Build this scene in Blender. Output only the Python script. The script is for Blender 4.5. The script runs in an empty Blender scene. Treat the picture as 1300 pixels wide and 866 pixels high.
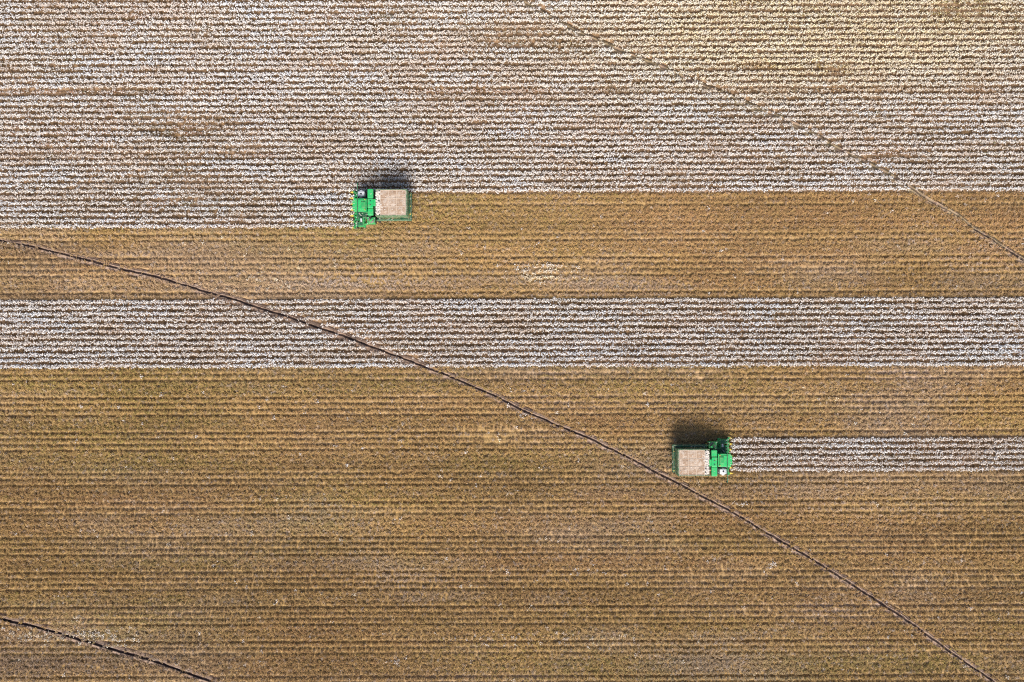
import bpy, bmesh, math, random
import numpy as np
from mathutils import Vector, Matrix
random.seed(7)
rng = np.random.default_rng(11)
S = bpy.context.scene
COL = S.collection
PI = math.pi

# ------------------------------------------------------------ camera, sky, sun
PXM = 7.65                      # photo pixels per metre on the ground
CAM_H = 115.0
cam_d = bpy.data.cameras.new('camera')
cam = bpy.data.objects.new('camera', cam_d)
COL.objects.link(cam)
cam.location = (0, 0, CAM_H)
cam.rotation_euler = (0, 0, 0)
cam_d.sensor_width = 36
cam_d.lens = 18.0 * CAM_H / (650 / PXM)
cam_d.clip_end = 3000
S.camera = cam

SUN_EL = math.radians(39)
w = bpy.data.worlds.new('World')
S.world = w
w.use_nodes = True
nt = w.node_tree
bg = nt.nodes['Background']
sky = nt.nodes.new('ShaderNodeTexSky')
sky.sky_type = 'NISHITA'
sky.sun_disc = False
sky.sun_elevation = SUN_EL
sky.sun_rotation = PI            # sun due south
sky.dust_density = 4.0
sky.air_density = 1.0
nt.links.new(sky.outputs[0], bg.inputs[0])
bg.inputs[1].default_value = 0.085
sl = bpy.data.lights.new('sun', 'SUN')
sl.energy = 3.2
sl.angle = math.radians(24)
sl.color = (1.0, 0.955, 0.90)
so = bpy.data.objects.new('sun', sl)
COL.objects.link(so)
so.rotation_euler = (PI / 2 - SUN_EL, 0, 0)      # light travels towards +Y, shadows fall to the north

S.view_settings.view_transform = 'Standard'
S.view_settings.look = 'None'
S.view_settings.gamma = 1
S.view_settings.use_curve_mapping = False
S.view_settings.exposure = 0.62
S.render.engine = 'CYCLES'
S.cycles.max_bounces = 4
S.cycles.diffuse_bounces = 3
S.cycles.glossy_bounces = 2
S.cycles.use_denoising = False
S.cycles.filter_width = 1.15

# ------------------------------------------------------------ helpers
def px(x, y, z=0.0):
    """photo pixel -> world point at height z"""
    f = (CAM_H - z) / CAM_H / PXM
    return ((x - 650) * f, (433 - y) * f)

def tag(o, label=None, cat=None, group=None, kind=None):
    if label: o['label'] = label
    if cat: o['category'] = cat
    if group: o['group'] = group
    if kind: o['kind'] = kind
    return o

def vnoise(x, y, seed):
    """smooth value noise 0..1"""
    r = np.random.default_rng(seed)
    t = r.random((256, 256))
    xi = np.floor(x).astype(int); yi = np.floor(y).astype(int)
    fx = x - xi; fy = y - yi
    fx = fx * fx * (3 - 2 * fx); fy = fy * fy * (3 - 2 * fy)
    a = t[xi & 255, yi & 255]; b = t[(xi + 1) & 255, yi & 255]
    c = t[xi & 255, (yi + 1) & 255]; d = t[(xi + 1) & 255, (yi + 1) & 255]
    return (a * (1 - fx) + b * fx) * (1 - fy) + (c * (1 - fx) + d * fx) * fy

def fbm(x, y, seed, octv=3):
    s = 0; a = 1; n = 0
    for i in range(octv):
        s = s + a * vnoise(x * 2 ** i + 31 * i + 500, y * 2 ** i + 17 * i + 500, seed + i)
        n += a; a *= .55
    return s / n

class MB:
    """collects shapes, builds ONE mesh object"""
    def __init__(s): s.bm = bmesh.new()
    def _bev(s, verts, b):
        if b <= 0: return
        vs = set(verts)
        ed = [e for e in s.bm.edges if e.verts[0] in vs and e.verts[1] in vs]
        bmesh.ops.bevel(s.bm, geom=ed, offset=b, segments=2, affect='EDGES', profile=.6)
    def box(s, x0, x1, y0, y1, z0, z1, b=0.0, taper=None, rot=None):
        r = bmesh.ops.create_cube(s.bm, size=1)
        vs = r['verts']
        cx, cy, cz = (x0 + x1) / 2, (y0 + y1) / 2, (z0 + z1) / 2
        for v in vs:
            tx = ty = 1
            if taper and v.co.z > 0: tx, ty = taper
            v.co = Vector((v.co.x * (x1 - x0) * tx, v.co.y * (y1 - y0) * ty, v.co.z * (z1 - z0)))
            if rot: v.co = rot @ v.co
            v.co += Vector((cx, cy, cz))
        s._bev(vs, b)
        return s
    def cyl(s, p, q, r0, r1=None, n=12, cap=True):
        p = Vector(p); q = Vector(q); d = q - p
        if r1 is None: r1 = r0
        m = Matrix.Translation((p + q) / 2) @ d.to_track_quat('Z', 'Y').to_matrix().to_4x4()
        bmesh.ops.create_cone(s.bm, cap_ends=cap, segments=n, radius1=r0, radius2=r1, depth=d.length, matrix=m)
        return s
    def path(s, pts, r, n=6):
        for a, b in zip(pts[:-1], pts[1:]): s.cyl(a, b, r, n=n)
        return s
    def ball(s, c, r, sub=1, sq=(1, 1, 1), jit=0.0):
        m = Matrix.Translation(c) @ Matrix.Diagonal((sq[0], sq[1], sq[2], 1))
        g = bmesh.ops.create_icosphere(s.bm, subdivisions=sub, radius=r, matrix=m)
        if jit:
            for v in g['verts']:
                v.co += Vector((random.uniform(-1, 1), random.uniform(-1, 1), random.uniform(-1, 1))) * r * jit
        return s
    def poly(s, pts):
        vs = [s.bm.verts.new(p) for p in pts]
        s.bm.faces.new(vs); return s
    def prism(s, pts, axis, a, b):
        """outline pts in the plane across axis ('y'), extruded a..b"""
        A = [s.bm.verts.new((p[0], a, p[1])) for p in pts]
        B = [s.bm.verts.new((p[0], b, p[1])) for p in pts]
        s.bm.faces.new(A); s.bm.faces.new(B[::-1])
        n = len(pts)
        for i in range(n): s.bm.faces.new((A[i], B[i], B[(i + 1) % n], A[(i + 1) % n]))
        return s
    def build(s, name, mat, parent=None, smooth=False, link=True):
        me = bpy.data.meshes.new(name)
        bmesh.ops.recalc_face_normals(s.bm, faces=s.bm.faces[:])
        s.bm.to_mesh(me); s.bm.free()
        for m in (mat if isinstance(mat, (list, tuple)) else [mat]): me.materials.append(m)
        if smooth:
            for p in me.polygons: p.use_smooth = True
        o = bpy.data.objects.new(name, me)
        if link: COL.objects.link(o)
        if parent: o.parent = parent
        return o

# ------------------------------------------------------------ materials
def new_mat(name, rough=0.8, spec=0.3):
    m = bpy.data.materials.new(name); m.use_nodes = True
    b = m.node_tree.nodes['Principled BSDF']
    b.inputs['Roughness'].default_value = rough
    b.inputs['Specular IOR Level'].default_value = spec
    return m, m.node_tree, b
def N(t, typ, **kw):
    n = t.nodes.new(typ)
    for k, v in kw.items(): setattr(n, k, v)
    return n
def noise(t, scale, detail=3, rough=.6, coord=None, vec=(1, 1, 1)):
    tc = N(t, 'ShaderNodeTexCoord'); mp = N(t, 'ShaderNodeMapping')
    mp.inputs['Scale'].default_value = vec
    t.links.new(tc.outputs[coord or 'Object'], mp.inputs[0])
    n = N(t, 'ShaderNodeTexNoise'); n.inputs['Scale'].default_value = scale
    n.inputs['Detail'].default_value = detail; n.inputs['Roughness'].default_value = rough
    t.links.new(mp.outputs[0], n.inputs['Vector'])
    return n.outputs['Fac']
def ramp(t, fac, stops, interp='LINEAR'):
    r = N(t, 'ShaderNodeValToRGB'); r.color_ramp.interpolation = interp
    e = r.color_ramp.elements
    while len(e) < len(stops): e.new(.5)
    for el, (p, c) in zip(e, stops):
        el.position = p; el.color = (c[0], c[1], c[2], 1)
    t.links.new(fac, r.inputs[0]); return r.outputs[0]
def mix(t, fac, a, b, mode='MIX'):
    m = N(t, 'ShaderNodeMix', data_type='RGBA', blend_type=mode)
    for k, v in ((0, fac), (6, a), (7, b)):
        if isinstance(v, (int, float)): m.inputs[k].default_value = v
        elif isinstance(v, tuple): m.inputs[k].default_value = (*v, 1)
        else: t.links.new(v, m.inputs[k])
    return m.outputs[2]
def attr(t, name, typ='INSTANCER'):
    a = N(t, 'ShaderNodeAttribute', attribute_type=typ, attribute_name=name)
    return a.outputs['Fac']

def paint(name, col, dirt, amount=.35, rough=.4, spec=.4, sc=1.5):
    m, t, b = new_mat(name, rough, spec)
    f = ramp(t, noise(t, sc, 5, .65), [(.42, (0, 0, 0)), (.72, (1, 1, 1))])
    mm = N(t, 'ShaderNodeMath', operation='MULTIPLY'); mm.inputs[1].default_value = amount
    t.links.new(f, mm.inputs[0])
    t.links.new(mix(t, mm.outputs[0], col, dirt), b.inputs['Base Color'])
    rr = N(t, 'ShaderNodeMath', operation='MULTIPLY_ADD'); rr.inputs[1].default_value = .4; rr.inputs[2].default_value = rough
    t.links.new(mm.outputs[0], rr.inputs[0]); t.links.new(rr.outputs[0], b.inputs['Roughness'])
    return m
DUST = (.36, .27, .19)
M = {}
M['green'] = paint('green_paint', (.014, .36, .10), DUST, .45, .4, .4, 2.2)
M['bright'] = paint('roof_green_paint', (.018, .47, .135), DUST, .30, .4, .4, 2.2)
M['dkgreen'] = paint('dark_green_paint', (.008, .12, .06), DUST, .35)
M['steel_green'] = paint('mesh_green_paint', (.10, .22, .11), (.42, .36, .27), .8, .6, .3, 2.2)
M['yellow'] = paint('yellow_paint', (.80, .60, .10), DUST, .2)
M['black'] = paint('black_steel', (.015, .016, .018), (.10, .08, .07), .4, .6)
M['grey'] = paint('grey_steel', (.16, .15, .15), (.34, .28, .24), .7, .6)
M['white'] = paint('white_plastic', (.72, .74, .78), DUST, .25, .4)
M['rubber'] = paint('tyre_rubber', (.02, .02, .02), (.16, .12, .09), .7, .85)
M['rim'] = paint('rim_yellow', (.70, .48, .04), DUST, .5)
M['glass'] = new_mat('cab_glass', .08, .6)[0]
M['glass'].node_tree.nodes['Principled BSDF'].inputs['Base Color'].default_value = (.02, .035, .04, 1)
M['lamp'] = new_mat('lamp_glass', .15, .6)[0]
M['lamp'].node_tree.nodes['Principled BSDF'].inputs['Base Color'].default_value = (.6, .6, .55, 1)
M['orange'] = new_mat('beacon_plastic', .25, .5)[0]
M['orange'].node_tree.nodes['Principled BSDF'].inputs['Base Color'].default_value = (.8, .25, .02, 1)
# dusty screen on the basket
def screen_mat():
    m, t, b = new_mat('basket_screen', .9, .1)
    f = noise(t, .9, 6, .75)
    c = ramp(t, f, [(.36, (.36, .235, .155)), (.5, (.50, .375, .28)), (.62, (.66, .57, .49))])
    g = ramp(t, noise(t, 9, 3, .7), [(.35, (.72, .68, .64)), (.65, (1, 1, 1))])
    t.links.new(mix(t, 1.0, c, g, 'MULTIPLY'), b.inputs['Base Color'])
    bp = N(t, 'ShaderNodeBump'); bp.inputs['Strength'].default_value = .5; bp.inputs['Distance'].default_value = .05
    t.links.new(noise(t, 14, 3), bp.inputs['Height']); t.links.new(bp.outputs[0], b.inputs['Normal'])
    return m
M['screen'] = screen_mat()
def lint_mat():
    m, t, b = new_mat('cotton_lint', .95, .05)
    c = ramp(t, noise(t, 4, 4, .7), [(.3, (.50, .43, .36)), (.6, (.72, .67, .62))])
    t.links.new(c, b.inputs['Base Color']); return m
M['lint'] = lint_mat()
M['framebar'] = paint('dusty_frame', (.52, .42, .33), (.62, .50, .40), .8, .8, .1, 3)

# cotton bolls, leaves, stems : colours vary from plant to plant through point attributes
def boll_mat():
    m, t, b = new_mat('cotton_boll', .9, .1)
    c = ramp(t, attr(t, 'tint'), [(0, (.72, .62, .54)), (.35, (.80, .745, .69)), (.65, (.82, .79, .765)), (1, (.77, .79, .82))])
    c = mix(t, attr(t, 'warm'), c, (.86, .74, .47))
    t.links.new(c, b.inputs['Base Color']); return m
def leaf_mat():
    m, t, b = new_mat('cotton_leaf', .8, .15)
    c = ramp(t, attr(t, 'hue'), [(0, (.33, .15, .07)), (.3, (.20, .145, .085)), (.6, (.16, .135, .07)), (1, (.14, .15, .045))])
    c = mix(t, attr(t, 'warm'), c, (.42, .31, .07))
    t.links.new(c, b.inputs['Base Color']); return m
def stem_mat():
    m, t, b = new_mat('cotton_stem', .85, .15)
    b.inputs['Base Color'].default_value = (.13, .065, .04, 1); return m
def straw_mat():
    m, t, b = new_mat('dry_stalk_leaf', .9, .1)
    c = ramp(t, attr(t, 'hue'), [(0, (.44, .265, .125)), (.35, (.50, .32, .14)), (.65, (.50, .33, .135)), (.9, (.46, .325, .12)), (1, (.40, .30, .10))])
    c = mix(t, attr(t, 'warm'), c, (.52, .42, .345))
    c = mix(t, 1.0, c, ramp(t, attr(t, 'lum'), [(0, (.62, .62, .62)), (1, (1.25, 1.25, 1.25))]), 'MULTIPLY')
    t.links.new(c, b.inputs['Base Color']); return m
M['boll'] = boll_mat(); M['leaf'] = leaf_mat(); M['stem'] = stem_mat(); M['straw'] = straw_mat()
M['burr'] = paint('burr', (.50, .36, .19), (.25, .15, .08), .6, .9, .1, 6)

# ------------------------------------------------------------ field layout
SL = 0.0030                 # the rows rise slightly to the right
PITCH = 0.9643
V0 = (433 - 244.5) / PXM * .994    # v of the boundary k = 0
def vrow(k): return V0 - (k + .5) * PITCH
K_TOP, K_BOT = -43, 96
XL, XR = -93.0, 93.0
X_P1 = px(451, 0)[0]        # the crop ends at the first picker's row units
X_P1b = px(524, 0)[0]
X_P2 = px(926, 0)[0]
def cropped(k):
    """x spans with standing cotton in row k"""
    if k < 0: return [(XL, XR)]
    if k < 6: return [(XL, X_P1)]
    if k < 18: return []
    if k < 30: return [(XL, XR)]
    if 42 <= k < 48: return [(X_P2, XR)]
    return []
def bare(k):
    """x spans with picked stalks in row k"""
    if k < 0: return []
    if k < 6: return [(X_P1 + 1.2, XR)]
    if k < 18: return [(XL, XR)]
    if k < 30: return []
    if 42 <= k < 48: return [(XL, X_P2 - 1.2)]
    return [(XL, XR)]

TRK = {
 'main': [(-80, 288), (0, 305.3), (40.7, 312.8), (88.7, 324.9), (151.6, 340.6), (194, 350.7), (240, 362.8), (300, 381.6), (383, 408), (438.6, 427.8),
          (494, 449), (560, 474), (628, 502), (663.5, 519.5), (722.6, 545.4), (800, 582), (900, 634.6), (949, 662), (998.5, 691.5),
          (1038.5, 714.6), (1060, 728), (1097, 752), (1134, 775), (1174.6, 804), (1213.4, 831.7), (1259.6, 863), (1330, 915)],
 'low': [(-80, 763), (0, 784.6), (50, 796.6), (99.8, 811.4), (147.9, 825.2), (194, 839), (240, 853.9), (272, 866), (350, 896)],
 'high': [(600, -28), (655, -2), (700, 23), (737, 43), (780, 62), (830, 82), (875, 102), (925, 122), (960, 138), (984, 146.6), (1013.6, 160.5), (1039.5, 174.4),
          (1070.9, 192.8), (1115, 215), (1146.7, 233.5), (1172.6, 250), (1200, 265.7), (1215, 274), (1236, 290), (1256, 302), (1284, 320), (1310, 336), (1370, 378)]}
TP = {}
for k_, p_ in TRK.items():
    q = [Vector((*px(*a), 0)) for a in p_]
    out = []
    for i in range(len(q) - 1):
        p0 = q[max(i - 1, 0)]; p1 = q[i]; p2 = q[i + 1]; p3 = q[min(i + 2, len(q) - 1)]
        n = max(2, int((p2 - p1).length / .25))
        for j in range(n):
            t_ = j / n
            out.append(.5 * ((2 * p1) + (-p0 + p2) * t_ + (2 * p0 - 5 * p1 + 4 * p2 - p3) * t_ ** 2 + (-p0 + 3 * p1 - 3 * p2 + p3) * t_ ** 3))
    TP[k_] = np.array([(a.x, a.y) for a in out])
def dist_track(x, y, key):
    """signed vertical-ish distance to a track (positive = above it)"""
    t = TP[key]
    i = np.clip(np.searchsorted(t[:, 0], x), 1, len(t) - 1)
    x0, y0 = t[i - 1, 0], t[i - 1, 1]; x1, y1 = t[i, 0], t[i, 1]
    sl_ = (y1 - y0) / np.maximum(x1 - x0, 1e-6)
    yy = y0 + sl_ * (x - x0)
    d = (y - yy) / np.sqrt(1 + sl_ ** 2)
    return np.where((x < t[0, 0]) | (x > t[-1, 0]), 99., d)

# depth of the furrow north of boundary k : picker passes leave four open gaps and two filled ones
def gap_open(k):
    m = k % 6
    base = {5: 1.3, 0: .72, 1: .68, 2: 1.1, 3: .0, 4: .02}[m]
    return base * (.8 + .35 * ((k * 7919) % 13) / 13)

# ------------------------------------------------------------ ground
def ground():
    xs = np.concatenate([[-1500, -700, -300, -150, -110], np.arange(-96, 96.01, .4), [110, 150, 300, 700, 1500]])
    ys = np.concatenate([[-1500, -700, -300, -150, -90], np.arange(-70, 68.01, .105), [90, 150, 300, 700, 1500]])
    X, Y = np.meshgrid(xs, ys, indexing='ij')
    v = Y - SL * X
    kf = (V0 - v) / PITCH                     # fractional row coordinate, rows at k+.5
    kb = np.round(kf).astype(int)             # nearest boundary (furrow)
    ph = np.abs(kf - kb)                      # 0 in the furrow, .5 on the row
    opn = np.vectorize(gap_open)(np.arange(-200, 400))
    o = opn[np.clip(kb, -200, 399) + 200]
    crop = ((kb < 0) | ((kb >= 18) & (kb <= 30)))
    o = np.where(crop, .8, o)
    prof = -np.exp(-(ph / .20) ** 2)
    Z = prof * np.where(crop, .20, .15) * o + .03
    Z += (fbm(X * .8, Y * 3, 5) - .5) * .10
    for key in TP:
        d = np.abs(dist_track(X, Y, key))
        f = np.clip((1.0 - d) / .35, 0, 1)
        Z = Z * (1 - f) + (-.22) * f
    inside = (np.abs(X) <= 96) & (Y >= -70) & (Y <= 68)
    Z = np.where(inside, Z, -.05)
    nx, ny = len(xs), len(ys)
    co = np.stack([X, Y, Z], -1).reshape(-1, 3).astype(np.float32)
    a = (np.arange(nx - 1)[:, None] * ny + np.arange(ny - 1)[None, :]).reshape(-1)
    f = np.stack([a, a + ny, a + ny + 1, a + 1], -1).astype(np.int32)
    me = bpy.data.meshes.new('ground')
    me.vertices.add(len(co)); me.vertices.foreach_set('co', co.reshape(-1))
    me.loops.add(f.size); me.loops.foreach_set('vertex_index', f.reshape(-1))
    me.polygons.add(len(f)); me.polygons.foreach_set('loop_start', np.arange(0, f.size, 4, dtype=np.int32))
    me.polygons.foreach_set('loop_total', np.full(len(f), 4, dtype=np.int32))
    me.polygons.foreach_set('use_smooth', np.ones(len(f), dtype=bool))
    xx = X.reshape(-1); yy = Y.reshape(-1); kk = kf.reshape(-1)
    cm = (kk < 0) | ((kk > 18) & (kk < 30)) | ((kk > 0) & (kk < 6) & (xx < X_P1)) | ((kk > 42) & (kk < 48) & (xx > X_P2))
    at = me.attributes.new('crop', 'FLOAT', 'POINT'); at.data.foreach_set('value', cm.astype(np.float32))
    me.update(calc_edges=True)
    m, t, b = new_mat('field_soil', .95, .08)
    big = noise(t, .06, 4, .6, vec=(.35, 1, 1))
    c = ramp(t, big, [(.30, (.36, .235, .10)), (.48, (.43, .295, .14)), (.60, (.48, .345, .21)), (.70, (.52, .40, .31))])
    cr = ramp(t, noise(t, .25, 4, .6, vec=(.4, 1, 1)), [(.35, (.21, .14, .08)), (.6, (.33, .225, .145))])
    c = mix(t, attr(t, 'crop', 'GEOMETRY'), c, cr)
    # ragged litter of fallen leaves and bits of lint
    lit = ramp(t, noise(t, 5.5, 4, .75), [(.34, (.55, .50, .44)), (.5, (.95, .92, .86)), (.66, (1.35, 1.25, 1.1))])
    c = mix(t, 1.0, c, lit, 'MULTIPLY')
    fl = ramp(t, noise(t, 4.2, 2, .5), [(.68, (0, 0, 0)), (.73, (1, 1, 1))])
    c = mix(t, fl, c, (.60, .50, .40))
    t.links.new(c, b.inputs['Base Color'])
    bp = N(t, 'ShaderNodeBump'); bp.inputs['Strength'].default_value = .8; bp.inputs['Distance'].default_value = .12
    t.links.new(noise(t, 4.0, 4, .7), bp.inputs['Height']); t.links.new(bp.outputs[0], b.inputs['Normal'])
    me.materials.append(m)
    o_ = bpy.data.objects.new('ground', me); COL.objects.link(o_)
    tag(o_, kind='structure')
ground()

# ------------------------------------------------------------ pivot wheel tracks (ribbons of bare packed soil with a wet rut)
def track(key, name, wet, halfw, side, label):
    t = TP[key]
    n = len(t)
    d = np.gradient(t, axis=0); d /= np.linalg.norm(d, axis=1)[:, None]
    nrm = np.stack([-d[:, 1], d[:, 0]], -1)
    offs = np.array([-1.35, -1.05, -.8, -.5, -.34, -.22, -.12, 0, .12, .22, .34, .5, .8, 1.05, 1.35])
    hs = np.array([-.25, -.03, .06, .10, .13, .04, -.08, -.12, -.08, .04, .13, .10, .06, -.03, -.25])
    flat = np.array([-.25, -.04, .03, .06, .07, .05, .03, .02, .03, .05, .07, .06, .03, -.04, -.25])
    hs = flat + (hs - flat) * min(1.0, wet + .1)
    s = np.arange(n) * .25
    wob = (fbm(s * .5, s * 0, 41) - .5) * .30 + (fbm(s * .08, s * 0, 43) - .5) * .4
    P = []; A = []
    for j, (o_, h_) in enumerate(zip(offs, hs)):
        ww = o_ * (.85 + .3 * fbm(s * .4, s * 0 + j, 77)) if abs(o_) > .4 else o_ * (.55 + .5 * fbm(s * .3, s * 0, 79))
        p = t + nrm * (ww * (halfw / .8 if abs(o_) > .4 else 1) + wob)[:, None]
        z = h_ + (fbm(s * 1.5, s * 0 + j * 3.3, 90) - .5) * .06
        P.append(np.concatenate([p, np.broadcast_to(z, (n,))[:, None]], 1)); A.append(np.full(n, o_))
    P = np.stack(P, 1).reshape(-1, 3); A = np.stack(A, 1).reshape(-1)
    m_ = len(offs)
    a = (np.arange(n - 1)[:, None] * m_ + np.arange(m_ - 1)[None, :]).reshape(-1)
    f = np.stack([a, a + m_, a + m_ + 1, a + 1], -1)
    me = bpy.data.meshes.new(name); me.from_pydata(P.tolist(), [], f.tolist())
    at = me.attributes.new('across', 'FLOAT', 'POINT'); at.data.foreach_set('value', A.astype(np.float32))
    for p in me.polygons: p.use_smooth = True
    m, tt, b = new_mat(name + '_soil', .8, .2)
    nz = noise(tt, .7, 5, .7)
    c = ramp(tt, nz, [(.3, (.29, .20, .145)), (.65, (.40, .295, .225))])
    g = ramp(tt, noise(tt, 7, 3, .7), [(.35, (.7, .68, .66)), (.62, (1.15, 1.12, 1.1))])
    c = mix(tt, 1.0, c, g, 'MULTIPLY')
    # wet mud left in the rut
    ab = N(tt, 'ShaderNodeMath', operation='ABSOLUTE'); tt.links.new(attr(tt, 'across', 'GEOMETRY'), ab.inputs[0])
    jit = N(tt, 'ShaderNodeMath', operation='MULTIPLY_ADD'); jit.inputs[1].default_value = .5; jit.inputs[2].default_value = -.25
    tt.links.new(noise(tt, 1.8, 3, .7), jit.inputs[0])
    ad = N(tt, 'ShaderNodeMath', operation='ADD'); tt.links.new(ab.outputs[0], ad.inputs[0]); tt.links.new(jit.outputs[0], ad.inputs[1])
    wr = ramp(tt, ad.outputs[0], [((.20 if wet >= 1 else .13), (1, 1, 1)), ((.34 if wet >= 1 else .25), (0, 0, 0))])
    wm = N(tt, 'ShaderNodeMath', operation='MULTIPLY'); wm.inputs[1].default_value = min(1, wet)
    tt.links.new(wr, wm.inputs[0])
    wf = wm.outputs[0]
    if wet < .5:      # mostly dry: the mud is left only here and there
        c = mix(tt, ramp(tt, noise(tt, .5, 4, .7), [(.38, (0, 0, 0)), (.55, (1, 1, 1))]), c, (.30, .23, .14))
        br = N(tt, 'ShaderNodeMath', operation='MULTIPLY'); tt.links.new(wf, br.inputs[0])
        tt.links.new(ramp(tt, noise(tt, .25, 3, .6), [(.46, (0, 0, 0)), (.58, (1, 1, 1))]), br.inputs[1])
        tcx = N(tt, 'ShaderNodeTexCoord'); sx = N(tt, 'ShaderNodeSeparateXYZ'); tt.links.new(tcx.outputs['Object'], sx.inputs[0])
        mr = N(tt, 'ShaderNodeMapRange'); mr.inputs['From Min'].default_value = 60; mr.inputs['From Max'].default_value = 70
        mr.inputs['To Min'].default_value = .12; tt.links.new(sx.outputs[0], mr.inputs['Value'])
        b2 = N(tt, 'ShaderNodeMath', operation='MULTIPLY'); tt.links.new(br.outputs[0], b2.inputs[0]); tt.links.new(mr.outputs[0], b2.inputs[1]); wf = b2.outputs[0]
        wm.inputs[1].default_value = .9
    c = mix(tt, wf, c, (.036, .021, .020))
    tt.links.new(c, b.inputs['Base Color'])
    me.materials.append(m)
    o_ = bpy.data.objects.new('wheel_track', me); COL.objects.link(o_)
    tag(o_, label, kind='structure')
track('main', 'main_track', .9, .48, 0, 'long curving irrigation wheel track of bare soil with a dark rut across the field')
track('low', 'low_track', 1.0, .55, 0, 'short muddy black wheel rut crossing the lower left corner of the picked field')
track('high', 'high_track', .45, .40, 0, 'faint tan wheel track through the unpicked cotton at the upper right')

# ------------------------------------------------------------ plant prototypes (kept out of the scene, instanced by the crop objects)
def quad(bm, c, n, u, a, b_, mi):
    n = Vector(n).normalized(); u = Vector(u)
    u = (u - n * u.dot(n)).normalized(); v = n.cross(u)
    c = Vector(c)
    vs = [bm.verts.new(c + u * a), bm.verts.new(c + v * b_ + u * a * .1), bm.verts.new(c - u * a), bm.verts.new(c - v * b_)]
    f = bm.faces.new(vs); f.material_index = mi
def stick(bm, p, q, r, mi):
    p = Vector(p); q = Vector(q); d = (q - p).normalized()
    a = d.orthogonal().normalized(); b_ = d.cross(a)
    P = [bm.verts.new(p + (a * math.cos(t_) + b_ * math.sin(t_)) * r) for t_ in (0, 2.1, 4.2)]
    Q = [bm.verts.new(q + (a * math.cos(t_) + b_ * math.sin(t_)) * r * .6) for t_ in (0, 2.1, 4.2)]
    for i in range(3):
        f = bm.faces.new((P[i], P[(i + 1) % 3], Q[(i + 1) % 3], Q[i])); f.material_index = mi
def rv(): return Vector((random.uniform(-1, 1), random.uniform(-1, 1), random.uniform(-1, 1)))
def plant(name, coll, h, spread, nb, nboll, nleaf, rb, rl, leafmat, lmin=.15):
    bm = bmesh.new()
    stick(bm, (0, 0, -.1), (random.uniform(-.04, .04), random.uniform(-.04, .04), h * .95), .012, 2)
    tips = []
    for i in range(nb):
        z = h * random.uniform(.2, .85); a = random.uniform(0, 2 * PI)
        L = spread * (1.15 - .5 * z / h) * random.uniform(.6, 1.1)
        e = Vector((math.cos(a) * L, math.sin(a) * L, z + L * random.uniform(.3, .7)))
        stick(bm, (0, 0, z), e, .007, 2); tips.append((Vector((0, 0, z)), e))
    for i in range(nboll):
        s_, e = random.choice(tips); p = s_.lerp(e, random.uniform(.35, 1.05)) + rv() * .05
        p.z = max(p.z, .2)
        r = rb * random.uniform(.7, 1.2)
        g = bmesh.ops.create_icosphere(bm, subdivisions=1, radius=r, matrix=Matrix.Translation(p) @ Matrix.Diagonal((1, 1, random.uniform(.8, 1.2), 1)))
        for v in g['verts']: v.co += rv() * r * .25
        for f in {f for v in g['verts'] for f in v.link_faces}: f.material_index = 0
    for i in range(nleaf):
        s_, e = random.choice(tips); p = s_.lerp(e, random.uniform(.2, 1.1)) + rv() * .08
        p.z = max(p.z, lmin * random.uniform(.6, 1.5))
        n = rv(); n.z = abs(n.z) + .6
        quad(bm, p, n, rv(), rl * random.uniform(.6, 1.3), rl * random.uniform(.45, .9), 1)
    me = bpy.data.meshes.new(name); bm.to_mesh(me); bm.free()
    for m in (M['boll'], leafmat, M['stem']): me.materials.append(m)
    o = bpy.data.objects.new(name, me); coll.objects.link(o); return o

C_cotton = bpy.data.collections.new('cotton_plants')
C_stalk = bpy.data.collections.new('picked_stalks')
# index order is alphabetical: a = full, b = medium, c = leafy
for i in range(4): plant('cotton_plant_a%d' % i, C_cotton, random.uniform(.8, .95), .335, 10, 20, 8, .062, .06, M['leaf'])
for i in range(4): plant('cotton_plant_b%d' % i, C_cotton, random.uniform(.72, .9), .325, 9, 13, 15, .060, .065, M['leaf'])
for i in range(3): plant('cotton_plant_c%d' % i, C_cotton, random.uniform(.6, .8), .32, 8, 5, 22, .055, .07, M['leaf'])
for i in range(6): plant('picked_stalk_a%d' % i, C_stalk, random.uniform(.36, .5), .30, 9, 0, 48, .05, .055, M['straw'], .06)
for i in range(3): plant('picked_stalk_b%d' % i, C_stalk, random.uniform(.36, .5), .30, 9, 1, 44, .036, .055, M['straw'], .06)
for i in range(2): plant('picked_stalk_c%d' % i, C_stalk, random.uniform(.4, .6), .30, 8, 13, 10, .062, .06, M['straw'], .08)

def make_group(coll, nm):
    g = bpy.data.node_groups.new(nm, 'GeometryNodeTree')
    g.interface.new_socket('Geometry', in_out='INPUT', socket_type='NodeSocketGeometry')
    g.interface.new_socket('Geometry', in_out='OUTPUT', socket_type='NodeSocketGeometry')
    gi = g.nodes.new('NodeGroupInput'); go = g.nodes.new('NodeGroupOutput')
    ci = g.nodes.new('GeometryNodeCollectionInfo'); ci.inputs['Collection'].default_value = coll
    ci.inputs['Separate Children'].default_value = True; ci.inputs['Reset Children'].default_value = True
    ip = g.nodes.new('GeometryNodeInstanceOnPoints'); ip.inputs['Pick Instance'].default_value = True
    def na(n, typ):
        a = g.nodes.new('GeometryNodeInputNamedAttribute'); a.data_type = typ; a.inputs['Name'].default_value = n
        return a.outputs['Attribute']
    g.links.new(gi.outputs[0], ip.inputs['Points']); g.links.new(ci.outputs[0], ip.inputs['Instance'])
    g.links.new(na('idx', 'INT'), ip.inputs['Instance Index'])
    g.links.new(na('rot', 'FLOAT_VECTOR'), ip.inputs['Rotation'])
    g.links.new(na('scl', 'FLOAT_VECTOR'), ip.inputs['Scale'])
    g.links.new(ip.outputs[0], go.inputs[0])
    return g
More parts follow.
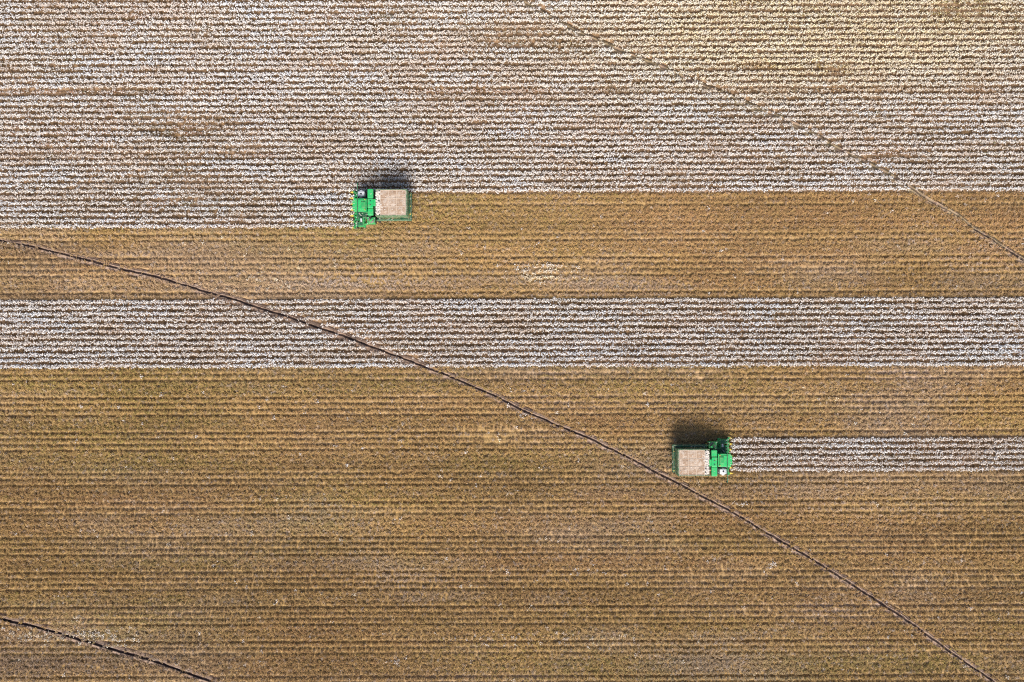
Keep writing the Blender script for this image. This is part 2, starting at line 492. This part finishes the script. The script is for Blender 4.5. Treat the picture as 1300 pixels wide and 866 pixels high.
G_cotton = make_group(C_cotton, 'sow_cotton'); G_stalk = make_group(C_stalk, 'sow_stalks')

def scatter(name, P, idx, rot, scl, tint, hue, warm, group, label, cat, lum=None):
    n = len(P)
    me = bpy.data.meshes.new(name); me.vertices.add(n)
    me.vertices.foreach_set('co', np.asarray(P, np.float32).reshape(-1))
    def put(nm, typ, data, field='value'):
        a = me.attributes.new(nm, typ, 'POINT')
        a.data.foreach_set(field, np.ascontiguousarray(data).reshape(-1))
    put('idx', 'INT', idx.astype(np.int32))
    put('rot', 'FLOAT_VECTOR', rot.astype(np.float32), 'vector')
    put('scl', 'FLOAT_VECTOR', scl.astype(np.float32), 'vector')
    put('tint', 'FLOAT', np.clip(tint, 0, 1).astype(np.float32))
    put('hue', 'FLOAT', np.clip(hue, 0, 1).astype(np.float32))
    if lum is not None: put('lum', 'FLOAT', np.clip(lum, 0, 1).astype(np.float32))
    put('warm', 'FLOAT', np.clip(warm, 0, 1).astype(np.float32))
    o = bpy.data.objects.new(name, me); COL.objects.link(o)
    md = o.modifiers.new('plants', 'NODES'); md.node_group = group
    tag(o, label, cat, kind='stuff')
    return o

# places where the cotton is thin (photo px x, y, rx, ry, strength)
THIN = [(205, 125, 130, 28, .08), (150, 165, 90, 20, .15), (60, 190, 60, 16, .40), (35, 198, 26, 10, .6), (330, 65, 80, 14, .2), (560, 60, 110, 22, .2),
        (470, 12, 60, 14, .5), (660, 130, 90, 30, .35), (545, 128, 30, 12, .4), (950, 85, 80, 8, .3), (1060, 116.5, 300, 3.6, .75), (640, 116.5, 240, 3.6, .5),
        (60, 116.5, 260, 3.6, .75), (100, 87, 200, 3.5, .45), (450, 87, 260, 3.5, .45), (1000, 87, 200, 3.5, .4), (300, 197.6, 200, 3.5, .5), (1000, 225, 160, 3, .25), (700, 60, 200, 3, .25), (1235, 112, 24, 14, .7), (1113, 140, 3, 18, .8), (1102, 205, 16, 7, .6),
        (1140, 200, 26, 8, .5), (250, 225, 40, 10, .4), (300, 160, 60, 12, .35), (1180, 570, 45, 9, .35), (395, 445, 30, 20, .3), (1060, 95, 20, 8, .6),
        (1210, 20, 40, 14, .6), (940, 8, 30, 8, .6), (330, 190, 40, 9, .4), (1285, 40, 20, 20, .3), (1150, 410, 180, 12, .18)]
GREENISH = [(1060, 10, 280, 60), (860, 110, 120, 60), (1230, 200, 80, 40), (350, 30, 100, 30), (1190, 40, 120, 40)]
def blob(X, Y, lst, j=4):
    s = np.zeros_like(X)
    PXx = 650 + X * PXM; PYy = 433 - (Y - SL * X) * PXM
    for e in lst:
        g = np.exp(-(((PXx - e[0]) / e[2]) ** 2 + ((PYy - e[1]) / e[3]) ** 2))
        s = s + g * (e[j] if len(e) > j else 1)
    return s

def sow_cotton(ks, name, label, region):
    P = []
    for k in ks:
        for (a, b_) in cropped(k):
            n = int((b_ - a) / .19)
            x = a + (np.arange(n) + rng.random(n) * .9) * (b_ - a) / n
            edge = np.clip((fbm(x * .15, x * 0 + k, 20) - .5) * .22, -.12, .12)
            v = vrow(k) + edge + rng.normal(0, .075, n)
            y = v + SL * x
            rw = .5 + .5 * math.sin(k * 12.9898 + 4.1)
            P.append(np.stack([x, y, np.full(n, rw), np.full(n, k)], -1))
    P = np.concatenate(P)
    x, y, rw = P[:, 0], P[:, 1], P[:, 2]
    thin = blob(x, y, THIN)
    dens = fbm(x * .055, y * .16, 100, 4) * .75 + fbm(x * .35, y * .9, 120, 3) * .35      # 0..~1.1
    dens = dens - thin * .50 + (rw - .5) * .10
    if region != 'upper': dens += .06
    r = rng.random(len(x))
    keep = r < np.clip(.55 + dens * 1.25, .25, 1)
    for key in TP:
        d = dist_track(x, y, key)
        lo, hi = (-.36, .58) if key != 'high' else (-.22, .34)
        if key == 'high': d = d + (fbm(x * .35, y * .35, 66) - .5) * 1.1
        keep &= ~((d > lo + rng.normal(0, .10, len(x))) & (d < hi + rng.normal(0, .14, len(x))))
    sc = .80 + .30 * rng.random(len(x)) + .10 * (dens - .5)
    x, y, dens, sc, thin, kk = x[keep], y[keep], dens[keep], sc[keep], thin[keep], P[keep, 3]
    n = len(x)
    q = dens + rng.normal(0, .16, n)
    idx = np.where(q > .38, rng.integers(0, 4, n), np.where(q > .10, rng.integers(4, 8, n), rng.integers(8, 11, n)))
    rot = np.stack([rng.normal(0, .12, n), rng.normal(0, .12, n), rng.random(n) * 6.283], -1)
    scl = np.stack([sc, sc, sc * (.9 + .2 * rng.random(n))], -1)
    tint = .5 + (fbm(x * .12, y * .5, 200, 3) - .5) * 1.3 + rng.normal(0, .14, n) - thin * .3
    gr = blob(x, y, GREENISH)
    hue = .32 + (fbm(x * .15, y * .4, 210, 3) - .5) * 1.4 + rng.normal(0, .15, n) + np.clip(gr, 0, 1) * .35 - thin * .35
    warm = np.clip(blob(x, y, [(1080, -10, 330, 90), (1020, 60, 240, 60)]) * .55, 0, .6) * (.5 + rng.random(n) * .8)  # yellow lens glare at the upper right, painted into boll and leaf colour
    z = np.full(n, .03)
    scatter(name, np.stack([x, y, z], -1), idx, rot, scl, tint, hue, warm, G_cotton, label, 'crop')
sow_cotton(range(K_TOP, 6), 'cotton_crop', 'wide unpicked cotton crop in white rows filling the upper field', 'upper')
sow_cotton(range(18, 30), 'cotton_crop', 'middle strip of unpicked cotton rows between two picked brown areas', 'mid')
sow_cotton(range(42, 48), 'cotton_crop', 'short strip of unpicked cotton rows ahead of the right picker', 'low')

# picked field: standing stalks with dry leaves, some lint left behind
PINK = [(690, 352, 110, 9, .8), (480, 358, 90, 7, .6), (820, 362, 90, 7, .45), (430, 355, 60, 8, .5), (170, 322, 40, 5, .7), (130, 360, 70, 12, .35), (80, 500, 90, 8, .35),
        (110, 530, 60, 10, .4), (610, 550, 60, 14, .55), (640, 555, 40, 10, .4), (500, 650, 70, 8, .5), (700, 678, 40, 9, .6), (1100, 648, 140, 7, .4), (1060, 560, 60, 10, .1),
        (560, 757, 70, 8, .55), (495, 728, 40, 16, .35), (690, 762, 30, 9, .4), (1190, 700, 50, 12, .3), (740, 810, 90, 12, .3), (100, 660, 90, 9, .35), (1000, 300, 90, 10, .3),
        (560, 300, 60, 20, .3), (790, 470, 90, 14, .25), (350, 760, 70, 9, .3), (30, 765, 40, 10, .3), (950, 725, 60, 12, .3), (850, 690, 30, 12, .35), (1250, 480, 60, 8, .3), (650, 470, 30, 10, .2)]
LEFT = [(692, 341, 38, 5, .75), (678, 350, 26, 6, .7), (745, 352, 26, 5, .35), (112, 803, 28, 7, .45), (150, 813, 20, 7, .7), (30, 802, 34, 7, .3), (100, 782, 8, 4, .7), (60, 812, 50, 7, .2),
        (667, 527, 9, 4, .7), (943, 638, 6, 3, .8), (642, 724, 14, 3, .6), (978, 718, 8, 4, .5), (690, 683, 14, 6, .35), (505, 838, 12, 3, .5), (862, 524, 5, 3, .3), (620, 812, 50, 6, .12),
        (170, 322, 12, 3, .25), (340, 352, 20, 4, .3), (360, 362, 18, 3, .3), (1020, 500, 60, 12, .05), (730, 813, 40, 8, .18), (1150, 560, 30, 6, .08), (752, 726, 30, 6, .12)]
def sow_stalks():
    P = []
    for k in range(0, K_BOT):
        for (a, b_) in bare(k):
            for lane in (0, 1, 2):
                if lane == 0: step, vv, sig = .26, vrow(k), .10
                elif lane == 1: step, vv, sig = .34, vrow(k) + .10, .17
                else:
                    # litter and bent stalks filling the gap above the row when that gap is closed
                    g = gap_open(k)
                    if g > .2 and rng.random() > .15: continue
                    step, vv, sig = .19, vrow(k) + PITCH * .5, .17
                n = int((b_ - a) / step)
                x = a + (np.arange(n) + rng.random(n)) * (b_ - a) / n
                go_n = gap_open(k); go_s = gap_open(k + 1)
                v = vv + rng.normal(0, sig * (1.15 - .30 * (go_n + go_s) / 2), n) + (fbm(x * .1, x * 0 + k, 21) - .5) * .12
                P.append(np.stack([x, v + SL * x, np.full(n, k), np.full(n, lane)], -1))
    P = np.concatenate(P)
    x, y = P[:, 0], P[:, 1]
    n = len(x)
    pink = blob(x, y, PINK); left = blob(x, y, LEFT)
    f1 = fbm(x * .05, y * .30, 300, 4)
    keep = rng.random(n) < np.clip(1.05 - pink * .75 * (1 - np.clip(left, 0, 1)) - (f1 > .62) * .15, .1, 1)
    for key in TP:
        d = dist_track(x, y, key)
        keep &= ~((d > -.34 + rng.normal(0, .12, n)) & (d < .36 + rng.normal(0, .12, n)))
    x, y, lane, left, pink, f1 = x[keep], y[keep], P[keep, 3], left[keep], pink[keep], f1[keep]
    n = len(x)
    r = rng.random(n)
    lint_f = fbm(x * .25, y * .5, 320, 3)
    pc = np.clip(left * .9, 0, .95) + .004; pb = np.clip(.10 + (lint_f - .5) * .5, .02, .4)
    idx = np.where(r < pc + 0, rng.integers(9, 11, n), np.where(r < pc + pb, rng.integers(6, 9, n), rng.integers(0, 6, n)))
    low = lane == 2
    sc = .72 + .45 * rng.random(n)
    sc = np.where(low, sc * .95, sc)
    zs = np.where(low, .60, .9 + .2 * rng.random(n))
    rot = np.stack([rng.normal(0, .18, n), rng.normal(0, .18, n), rng.random(n) * 6.283], -1)
    scl = np.stack([sc, sc, sc * zs], -1)
    hue = .45 + (fbm(x * .03, y * .15, 310, 4) - .5) * 1.5 + rng.normal(0, .2, n)
    warm = np.clip(pink * .7 + np.where(rng.random(n) < .10, .6, 0) + (fbm(x * .03, y * .09, 330, 4) - .46) * 1.6, 0, .9)
    scatter('stalk_stubble', np.stack([x, y, np.full(n, .0)], -1), idx, rot, scl, rng.random(n) * .6 + .1, hue, warm, G_stalk,
            'rows of picked brown cotton stalks and dry leaf litter covering the harvested field', 'stubble',
            lum=.54 + np.where(low, .26, 0.0) + y * .003 + (fbm(x * .012, y * .45, 350, 3) - .5) * .8 + (fbm(x * .05, y * .08, 360, 4) - .5) * .7 + rng.normal(0, .13, n))  # y term: vignette painted into the stalk colour, darker towards the south
sow_stalks()

# ------------------------------------------------------------ cotton pickers
# local frame: +X forward, origin on the ground under the light bar, right-hand side = -Y
def fence_rail(mb, pts, h, r=.022):
    top = [Vector(p) + Vector((0, 0, h)) for p in pts]
    mb.path(top, r); mb.path([Vector(p) + Vector((0, 0, h * .5)) for p in pts], r * .8)
    for p in pts: mb.cyl(p, Vector(p) + Vector((0, 0, h)), r)

def wheel(root, x, y, R, wd, name='wheel'):
    e = MB().cyl((x, y - wd * .42, R), (x, y + wd * .42, R), R * .56, n=24).cyl((x, y - wd * .5, R), (x, y + wd * .5, R), R * .16, n=12)
    rim = e.build(name, M['rim'], root)
    tb = MB()
    seg = 28
    prof = [(R * .56, -.5), (R * .80, -.52), (R * .95, -.46), (R * .97, 0), (R * .95, .46), (R * .80, .52), (R * .56, .5)]
    rings = []
    for i in range(seg):
        a = 2 * PI * i / seg
        rings.append([tb.bm.verts.new((x + math.cos(a) * r_, y + w_ * wd, R + math.sin(a) * r_)) for r_, w_ in prof])
    for i in range(seg):
        A, B = rings[i], rings[(i + 1) % seg]
        for j in range(len(prof) - 1): tb.bm.faces.new((A[j], A[j + 1], B[j + 1], B[j]))
    for i in range(seg):
        a = 2 * PI * (i + .5) / seg
        q = Matrix.Rotation(-a, 3, 'Y') @ Matrix.Rotation(.5 if i % 2 else -.5, 3, 'X')
        c = Vector((x + math.cos(a) * R * .96, y + (wd * .24 if i % 2 else -wd * .24), R + math.sin(a) * R * .96))
        g = bmesh.ops.create_cube(tb.bm, size=1)
        for v in g['verts']:
            v.co = c + q @ Vector((v.co.x * R * .09, v.co.y * wd * .52, v.co.z * .06))
    tb.build('tyre', M['rubber'], rim)
    return rim

def make_picker(label):
    root = bpy.data.objects.new('cotton_picker', None); COL.objects.link(root)
    root.empty_display_size = 1
    tag(root, label, 'cotton picker', 'cotton pickers working in the field')
    # chassis
    c = MB()
    c.box(-8.0, -1.2, -.75, -.5, .95, 1.25, .02).box(-8.0, -1.2, .5, .75, .95, 1.25, .02)
    for x in (-7.8, -6.2, -4.5, -3.0, -1.4): c.box(x, x + .25, -.5, .5, .98, 1.22, .01)
    c.box(-2.55, -2.05, -1.35, 1.35, .75, 1.1, .03)
    c.box(-7.15, -6.8, -1.25, 1.25, .55, .8, .03).box(-7.05, -6.9, -.2, .2, .7, 1.0)
    c.box(-2.9, -1.3, -.9, .9, 1.25, 1.55, .03)
    c.build('chassis', M['dkgreen'], root)
    for y in (-1.85, -1.15, 1.15, 1.85): wheel(root, -2.3, y, .95, .50)
    for y in (-1.45, 1.45): wheel(root, -6.95, y, .62, .42)
    # engine and its hood under the basket
    MB().box(-7.9, -5.2, -1.0, 1.0, 1.25, 2.05, .08).box(-8.2, -7.9, -.8, .8, 1.35, 1.95, .05).build('engine_hood', M['green'], root)
    # cab : glass body, posts, roof
    cab = MB().prism([(-1.25, 1.55), (.35, 1.55), (.62, 2.3), (.42, 3.45), (-1.25, 3.45)], 'y', -1.08, .62).build('cab', M['glass'], root)
    p = MB()
    for y in (-1.13, .62):
        p.path([(-1.27, y + .02, 1.5), (-1.27, y + .02, 3.47)], .06)
        p.path([(.37, y + .02, 1.5), (.65, y + .02, 2.3), (.44, y + .02, 3.47)], .045)
        p.path([(-.45, y + .02, 1.5), (-.45, y + .02, 3.47)], .035)
    p.box(-1.35, .42, -1.16, .70, 1.35, 1.60, .03)
    p.build('cab_frame', M['green'], cab)
    MB().box(-.44, .30, .64, .68, 1.65, 3.35, .01).build('door', M['glass'], cab)
    r = MB().box(-1.45, .62, -1.28, .82, 3.47, 3.68, .09)
    r.box(-1.15, .20, -1.02, .56, 3.66, 3.74, .03)
    r.build('cab_roof', M['bright'], cab)
    MB().box(-1.25, -.55, -.75, .30, 3.735, 3.86, .05).build('air_conditioner', M['green'], cab)
    for yy in (-.9, -.5, .1, .5): MB().cyl((.50, yy, 3.66), (.66, yy, 3.62), .06, n=10).build('headlight', M['lamp'], cab)
    MB().box(.62, .86, -1.0, .55, 3.42, 3.56, .04).build('roof_visor', M['bright'], cab)
    MB().cyl((-1.2, .6, 3.68), (-1.2, .6, 3.92), .07, n=10).build('beacon', M['orange'], cab)
    MB().cyl((-1.2, -1.05, 3.68), (-1.2, -1.05, 3.92), .07, n=10).build('beacon', M['orange'], cab)
    # light bar across the cab roof
    lb = MB().box(-.06, .06, -3.75, 3.35, 3.76, 3.86, .02)
    for y in (-1.0, .55): lb.box(-.04, .04, y - .04, y + .04, 3.66, 3.78)
    lb.path([(0, -3.6, 3.80), (0, -1.3, 3.55)], .025).path([(0, 3.2, 3.80), (0, .85, 3.55)], .025)
    bar = lb.build('light_bar', M['dkgreen'], root)
    for y in (-3.3, -2.6, -1.9, 1.8, 2.5, 3.1):
        MB().cyl((.02, y, 3.68), (.16, y, 3.64), .07, .09, n=10).build('headlight', M['lamp'], bar)
    for y in (-3.72, 3.32): MB().box(-.05, .12, y - .14, y + .14, 3.2, 3.72, .02).build('mirror', M['black'], bar)
    # picking header : toolbar, six row units with yellow-tipped dividers
    MB().box(-.75, -.45, -2.95, 2.95, .85, 1.15, .02).cyl((-.35, -2.9, 1.32), (-.35, 2.9, 1.32), .07, n=10).build('header_bar', M['green'], root)
    for i in range(6):
        y = (i - 2.5) * .97
        u = MB().prism([(-.55, .35), (1.0, .30), (1.2, .55), (1.05, 1.15), (.2, 1.38), (-.55, 1.38)], 'y', y - .36, y - .07)
        u.prism([(-.55, .35), (1.0, .30), (1.2, .55), (1.05, 1.15), (.2, 1.38), (-.55, 1.38)], 'y', y + .07, y + .36)
        u.box(-.55, .05, y - .07, y + .07, .9, 1.34)
        unit = u.build('row_unit', M['green'], root)
        MB().box(-.30, .55, y - .30, y + .30, 1.38, 1.44, .02).build('row_unit_cover', M['dkgreen'], unit)
        d = MB().cyl((-.75, y, 1.15), (-1.25, y, 1.75), .22, .17, n=10).cyl((-1.25, y, 1.75), (-2.4, y * .8 - .1, 3.35), .17, .17, n=10)
        d.build('air_duct', M['green'] if i % 2 else M['dkgreen'], root)
    for i in range(7):
        y = (i - 3) * .97
        dv = MB()
        hw = .20
        A = [(1.0, y - hw, .95), (1.0, y + hw, .95), (1.0, y + hw, .25), (1.0, y - hw, .25)]
        B = [(1.38, y - .16, .66), (1.38, y + .16, .66), (1.38, y + .10, .20), (1.38, y - .10, .20)]
        va = [dv.bm.verts.new(q) for q in A]; vb = [dv.bm.verts.new(q) for q in B]
        for j in range(4): dv.bm.faces.new((va[j], va[(j + 1) % 4], vb[(j + 1) % 4], vb[j]))
        dv.bm.faces.new(va); dv.bm.faces.new(vb)
        div = dv.build('divider', M['green'], root)
        tp = MB(); vb = [tp.bm.verts.new((q[0] + .003, q[1], q[2])) for q in B]
        tip = tp.bm.verts.new((2.15, y - .05, .20)); t2 = tp.bm.verts.new((1.98, y - .12, .34))
        tp.bm.faces.new(vb); tp.bm.faces.new((vb[0], vb[1], t2)); tp.bm.faces.new((vb[1], vb[2], tip, t2)); tp.bm.faces.new((vb[2], vb[3], tip)); tp.bm.faces.new((vb[3], vb[0], t2, tip))
        tp.build('divider_tip', M['yellow'], div)
    # right-hand black deck with white tank
    MB().box(-1.45, .45, -2.85, -1.33, 1.50, 1.60, .02).box(-1.35, -1.05, -2.7, -1.5, 1.6, 2.2, .03).build('tank_platform', M['black'], root)
    tk = MB().box(-.95, .15, -2.60, -1.75, 1.62, 2.98, .16).box(-.60, -.15, -2.82, -1.6, 1.62, 2.85, .12)
    tank = tk.build('water_tank', M['white'], root)
    MB().cyl((-.4, -2.15, 2.96), (-.4, -2.15, 3.05), .13, n=12).build('filler_cap', M['black'], tank)
    # left-hand ladder, platform and handrails
    pf = MB().box(-1.45, .45, .72, 1.55, 1.50, 1.56, .01)
    for i in range(9): pf.box(-1.4 + i * .21, -1.34 + i * .21, .74, 1.53, 1.56, 1.59)
    plat = pf.build('platform', M['dkgreen'], root)
    ld = MB()
    for x in (-.55, .05): ld.path([(x, 1.6, 1.55), (x, 2.75, .45)], .035)
    ld.build('ladder', M['green'], root)
    for i in range(6):
        f = i / 5.5
        MB().box(-.55, .05, 1.62 + f * 1.1 - .09, 1.62 + f * 1.1 + .09, 1.5 - f * 1.05, 1.53 - f * 1.05).build('step', M['green'], root)
    hr = MB()
    fence_rail(hr, [(-.62, 1.55, 1.58), (-1.4, 1.55, 1.58)], 1.0)
    hr.path([(-.62, 1.55, 2.58), (-.62, 2.7, 1.4), (-.62, 2.75, .6)], .022)
    hr.build('handrail', M['green'], root)
    hr = MB()
    fence_rail(hr, [(.42, .8, 1.58), (.42, 1.5, 1.58), (.12, 1.55, 1.58)], 1.0)
    hr.path([(.12, 1.55, 2.58), (.12, 2.7, 1.4), (.12, 2.75, .6)], .022)
    hr.build('handrail', M['green'], root)
    MB().box(-.32, -.05, 1.62, 2.12, 1.60, 1.95, .03).build('toolbox', M['white'], root)
    # rotary air screen and cooling package on the left
    cs = MB().box(-2.55, -1.2, 1.45, 2.55, 1.35, 2.35, .08)
    cool = cs.build('cooling_box', M['green'], root)
    MB().cyl((-1.95, 2.0, 2.33), (-1.95, 2.0, 2.50), .46, .40, n=20).build('rotary_screen', M['grey'], cool)
    g = MB().ball((-1.8, 1.9, 2.52), .26, 2, (1.1, 1, .3), .18).ball((-2.15, 2.15, 2.50), .22, 2, (1, 1.2, .3), .18)
    g.build('lint_build_up', M['grey'], cool)
    MB().cyl((-2.75, 2.35, 2.0), (-2.75, 2.35, 3.25), .075, n=12).cyl((-2.75, 2.35, 3.2), (-2.95, 2.35, 3.45), .06, n=10).build('exhaust_pipe', M['black'], root)
    # upper duct hood between cab and basket
    h = MB().box(-2.52, -1.58, -2.80, -1.30, 3.30, 3.72, .12).box(-2.50, -1.60, -1.27, .30, 3.36, 3.80, .10).box(-2.52, -1.58, .33, 1.42, 3.28, 3.68, .12)
    h.box(-3.10, -2.53, -1.15, -.05, 3.5, 3.86, .06)
    hood = h.build('duct_hood', M['bright'], root)
    for yy in (-.95, -.35): MB().box(-2.2, -1.95, yy, yy + .2, 3.79, 3.83, .01).build('hatch', M['dkgreen'], hood)
    # basket
    X0, X1, Y0, Y1 = -7.95, -2.95, -2.60, 1.55
    Z0, Z1 = 2.15, 4.0
    b = MB()
    th = .06
    b.box(X0, X1, Y0, Y0 + th, Z0, Z1, .0).box(X0, X1, Y1 - th, Y1, Z0, Z1, .0)
    b.box(X0, X0 + th, Y0 + th, Y1 - th, Z0, Z1 - .002).box(X1 - th, X1, Y0 + th, Y1 - th, Z0, Z1 - .002)
    b.box(X0 + .3, X1 - .3, Y0 + .3, Y1 - .3, Z0 - .08, Z0 - .002)
    n = 9
    for i in range(n + 1):
        x = X0 + .03 + (X1 - X0 - .06) * i / n
        b.box(x - .03, x + .03, Y1 + .002, Y1 + .05, Z0, Z1 - .06); b.box(x - .03, x + .03, Y0 - .05, Y0 - .002, Z0, Z1 - .06)
    for i in range(8):
        y = Y0 + .1 + (Y1 - Y0 - .2) * i / 7
        b.box(X0 - .05, X0 - .002, y - .03, y + .03, Z0, Z1 - .06)
    for z in (2.3, 2.9, 3.5): b.box(X0 - .07, X1, Y1 + .05, Y1 + .08, z, z + .06).box(X0 - .09, X0 - .05, Y0, Y1, z, z + .06)
    basket = b.build('basket', M['steel_green'], root)
    # cotton heaped in the basket and showing at its front
    ct = MB()
    nx, ny = 44, 36
    vs = []
    rr = random.Random(5)
    for i in range(nx):
        row = []
        for j in range(ny):
            x = X0 + .08 + (X1 - X0 - .16) * i / (nx - 1); y = Y0 + .08 + (Y1 - Y0 - .16) * j / (ny - 1)
            e = min(x - X0, X1 - x, y - Y0, Y1 - y)
            z = 3.62 + .30 * min(1, e / .8) * (.8 + .2 * math.sin(x * 2.1) * math.cos(y * 1.7)) + rr.uniform(-.05, .05)
            if x > X1 - .95: z += .08 + rr.uniform(-.06, .06)
            row.append(ct.bm.verts.new((x, y, z)))
        vs.append(row)
    for i in range(nx - 1):
        for j in range(ny - 1): ct.bm.faces.new((vs[i][j], vs[i + 1][j], vs[i + 1][j + 1], vs[i][j + 1]))
    for i in range(260):
        dx = abs(rr.gauss(0, .62)) if i % 2 else rr.uniform(0, .85)
        yb = rr.uniform(Y0 + .12, Y1 - .12)
        if dx > .75 + .5 * math.sin(yb * 2.3 + 1): continue
        ct.ball((X1 - .10 - dx, yb, 4.03 + rr.uniform(-.04, .04)), rr.uniform(.05, .14), 1, (1.2, 1.2, .5), .3)
    for i in range(26):
        ct.ball((rr.uniform(X0 + .3, X1 - 1.2), rr.uniform(Y0 + .2, Y1 - .2), 4.09), rr.uniform(.03, .08), 1, (1.2, 1.2, .4), .3)
    ct.build('cotton_load', M['lint'], basket)
    # dusty screen panels of the basket roof, 3 x 3 with frame bars between them
    xs = [X0 + .22, X0 + 1.62, X0 + 2.92, X1 - .80]; ys = [Y0 + .12, Y0 + 1.42, Y0 + 2.72, Y1 - .12]
    for i in range(3):
        for j in range(3):
            s_ = MB()
            a0, a1, b0, b1 = xs[i] + .05, xs[i + 1] - .05, ys[j] + .05, ys[j + 1] - .05
            m_ = 8; vv = []
            for p_ in range(m_ + 1):
                r_ = []
                for q_ in range(m_ + 1):
                    fx, fy = p_ / m_, q_ / m_
                    z = 4.04 + .05 * math.sin(fx * PI) * math.sin(fy * PI) + rr.uniform(-.008, .008)
                    r_.append(s_.bm.verts.new((a0 + (a1 - a0) * fx, b0 + (b1 - b0) * fy, z)))
                vv.append(r_)
            for p_ in range(m_):
                for q_ in range(m_): s_.bm.faces.new((vv[p_][q_], vv[p_ + 1][q_], vv[p_ + 1][q_ + 1], vv[p_][q_ + 1]))
            s_.build('roof_screen', M['screen'], basket, smooth=True)
    fr = MB()
    for x in xs: fr.box(x - .05, x + .05, Y0 + .03, Y1 - .03, 4.00, 4.09, .01)
    for y in ys: fr.box(xs[0] + .05, xs[-1] - .05, y - .05, y + .05, 4.002, 4.085, .0)
    fr.build('roof_frame', M['framebar'], basket)
    rm = MB()
    rm.box(X0 - .04, X1 + .04, Y0 - .06, Y0 + .03, 3.95, 4.06, .02).box(X0 - .04, X1 + .04, Y1 - .03, Y1 + .06, 3.95, 4.06, .02)
    rm.box(X0 - .06, X0 + .03, Y0 + .03, Y1 - .03, 3.952, 4.055, .02)
    for i in range(5): rm.box(X0 + .04, X0 + .36, Y0 + .3 + i * .85, Y0 + .38 + i * .85, 3.97, 4.03)
    rm.build('basket_rim', M['steel_green'], basket)
    # walkways with rails along the left side and the rear
    wk = MB().box(X0 - .55, X0 - .12, Y0 + .2, Y1 + .55, 2.05, 2.11, .01).box(X0 - .12, X1 + .1, Y1 + .12, Y1 + .55, 2.052, 2.112, .01)
    wk.build('walkway', M['dkgreen'], root)
    rl = MB()
    fence_rail(rl, [(X1 + .05, Y1 + .55, 2.1), (X1 - 1.2, Y1 + .55, 2.1), (X1 - 2.5, Y1 + .55, 2.1), (X1 - 3.8, Y1 + .55, 2.1), (X0 - .5, Y1 + .55, 2.1),
                    (X0 - .5, Y1 - .7, 2.1), (X0 - .5, Y1 - 1.9, 2.1), (X0 - .5, Y0 + 1.1, 2.1), (X0 - .5, Y0 + .25, 2.1)], .95, .035)
    rl.build('guard_rail', M['steel_green'], root)
    MB().cyl((X0 - .3, Y1 - .5, 2.9), (X0 - .3, Y0 + .4, 2.9), .05, n=8).build('lift_cylinder', M['dkgreen'], root)
    rs = random.Random(3)
    for i in range(6):
        y = Y0 + .5 + i * .62
        MB().box(X0 - .42, X0 - .20, y - .09, y + .09, 2.12, 2.30 + rs.uniform(0, .5), .02).build('lamp_cluster' if i in (0, 5) else 'battery_box', M['yellow'] if i in (0, 3, 5) else M['white'] if i == 1 else M['dkgreen'], root)
    # lint caught on the decks and guards
    lt = MB(); q = random.Random(9)
    for (ax, bx, ay, by, z, n_) in ((-1.4, .4, .75, 1.5, 1.60, 12), (-1.4, -1.0, -2.7, -1.4, 1.62, 6), (X0 - .5, X0 - .15, Y0 + .3, Y1 + .4, 2.14, 30), (X0, X1, Y1 + .15, Y1 + .5, 2.14, 16), (-2.5, -1.25, 1.5, 2.5, 2.38, 9), (-.7, .9, -2.8, 2.8, 1.46, 16), (-2.45, -1.65, -2.7, 1.3, 3.73, 7)):
        for _ in range(n_): lt.ball((q.uniform(ax, bx), q.uniform(ay, by), z), q.uniform(.03, .085), 1, (1.2, 1, .6), .35)
    o_ = lt.build('lint_tufts', M['lint'], root); o_['kind'] = 'stuff'
    return root

P1 = make_picker('green cotton picker driving left along the lower edge of the upper unpicked cotton')
x, y = px(460.3, 267.5); P1.location = (x, y, 0); P1.rotation_euler = (0, 0, PI + SL)
def copy_tree(o, parent=None):
    c = o.copy(); COL.objects.link(c); c.parent = parent
    for ch in list(o.children): copy_tree(ch, c)
    return c
P2 = copy_tree(P1)
x, y = px(914.4, 577.9); P2.location = (x, y, 0); P2.rotation_euler = (0, 0, SL)
tag(P2, 'green cotton picker driving right into the short cotton strip, beside the long wheel track')
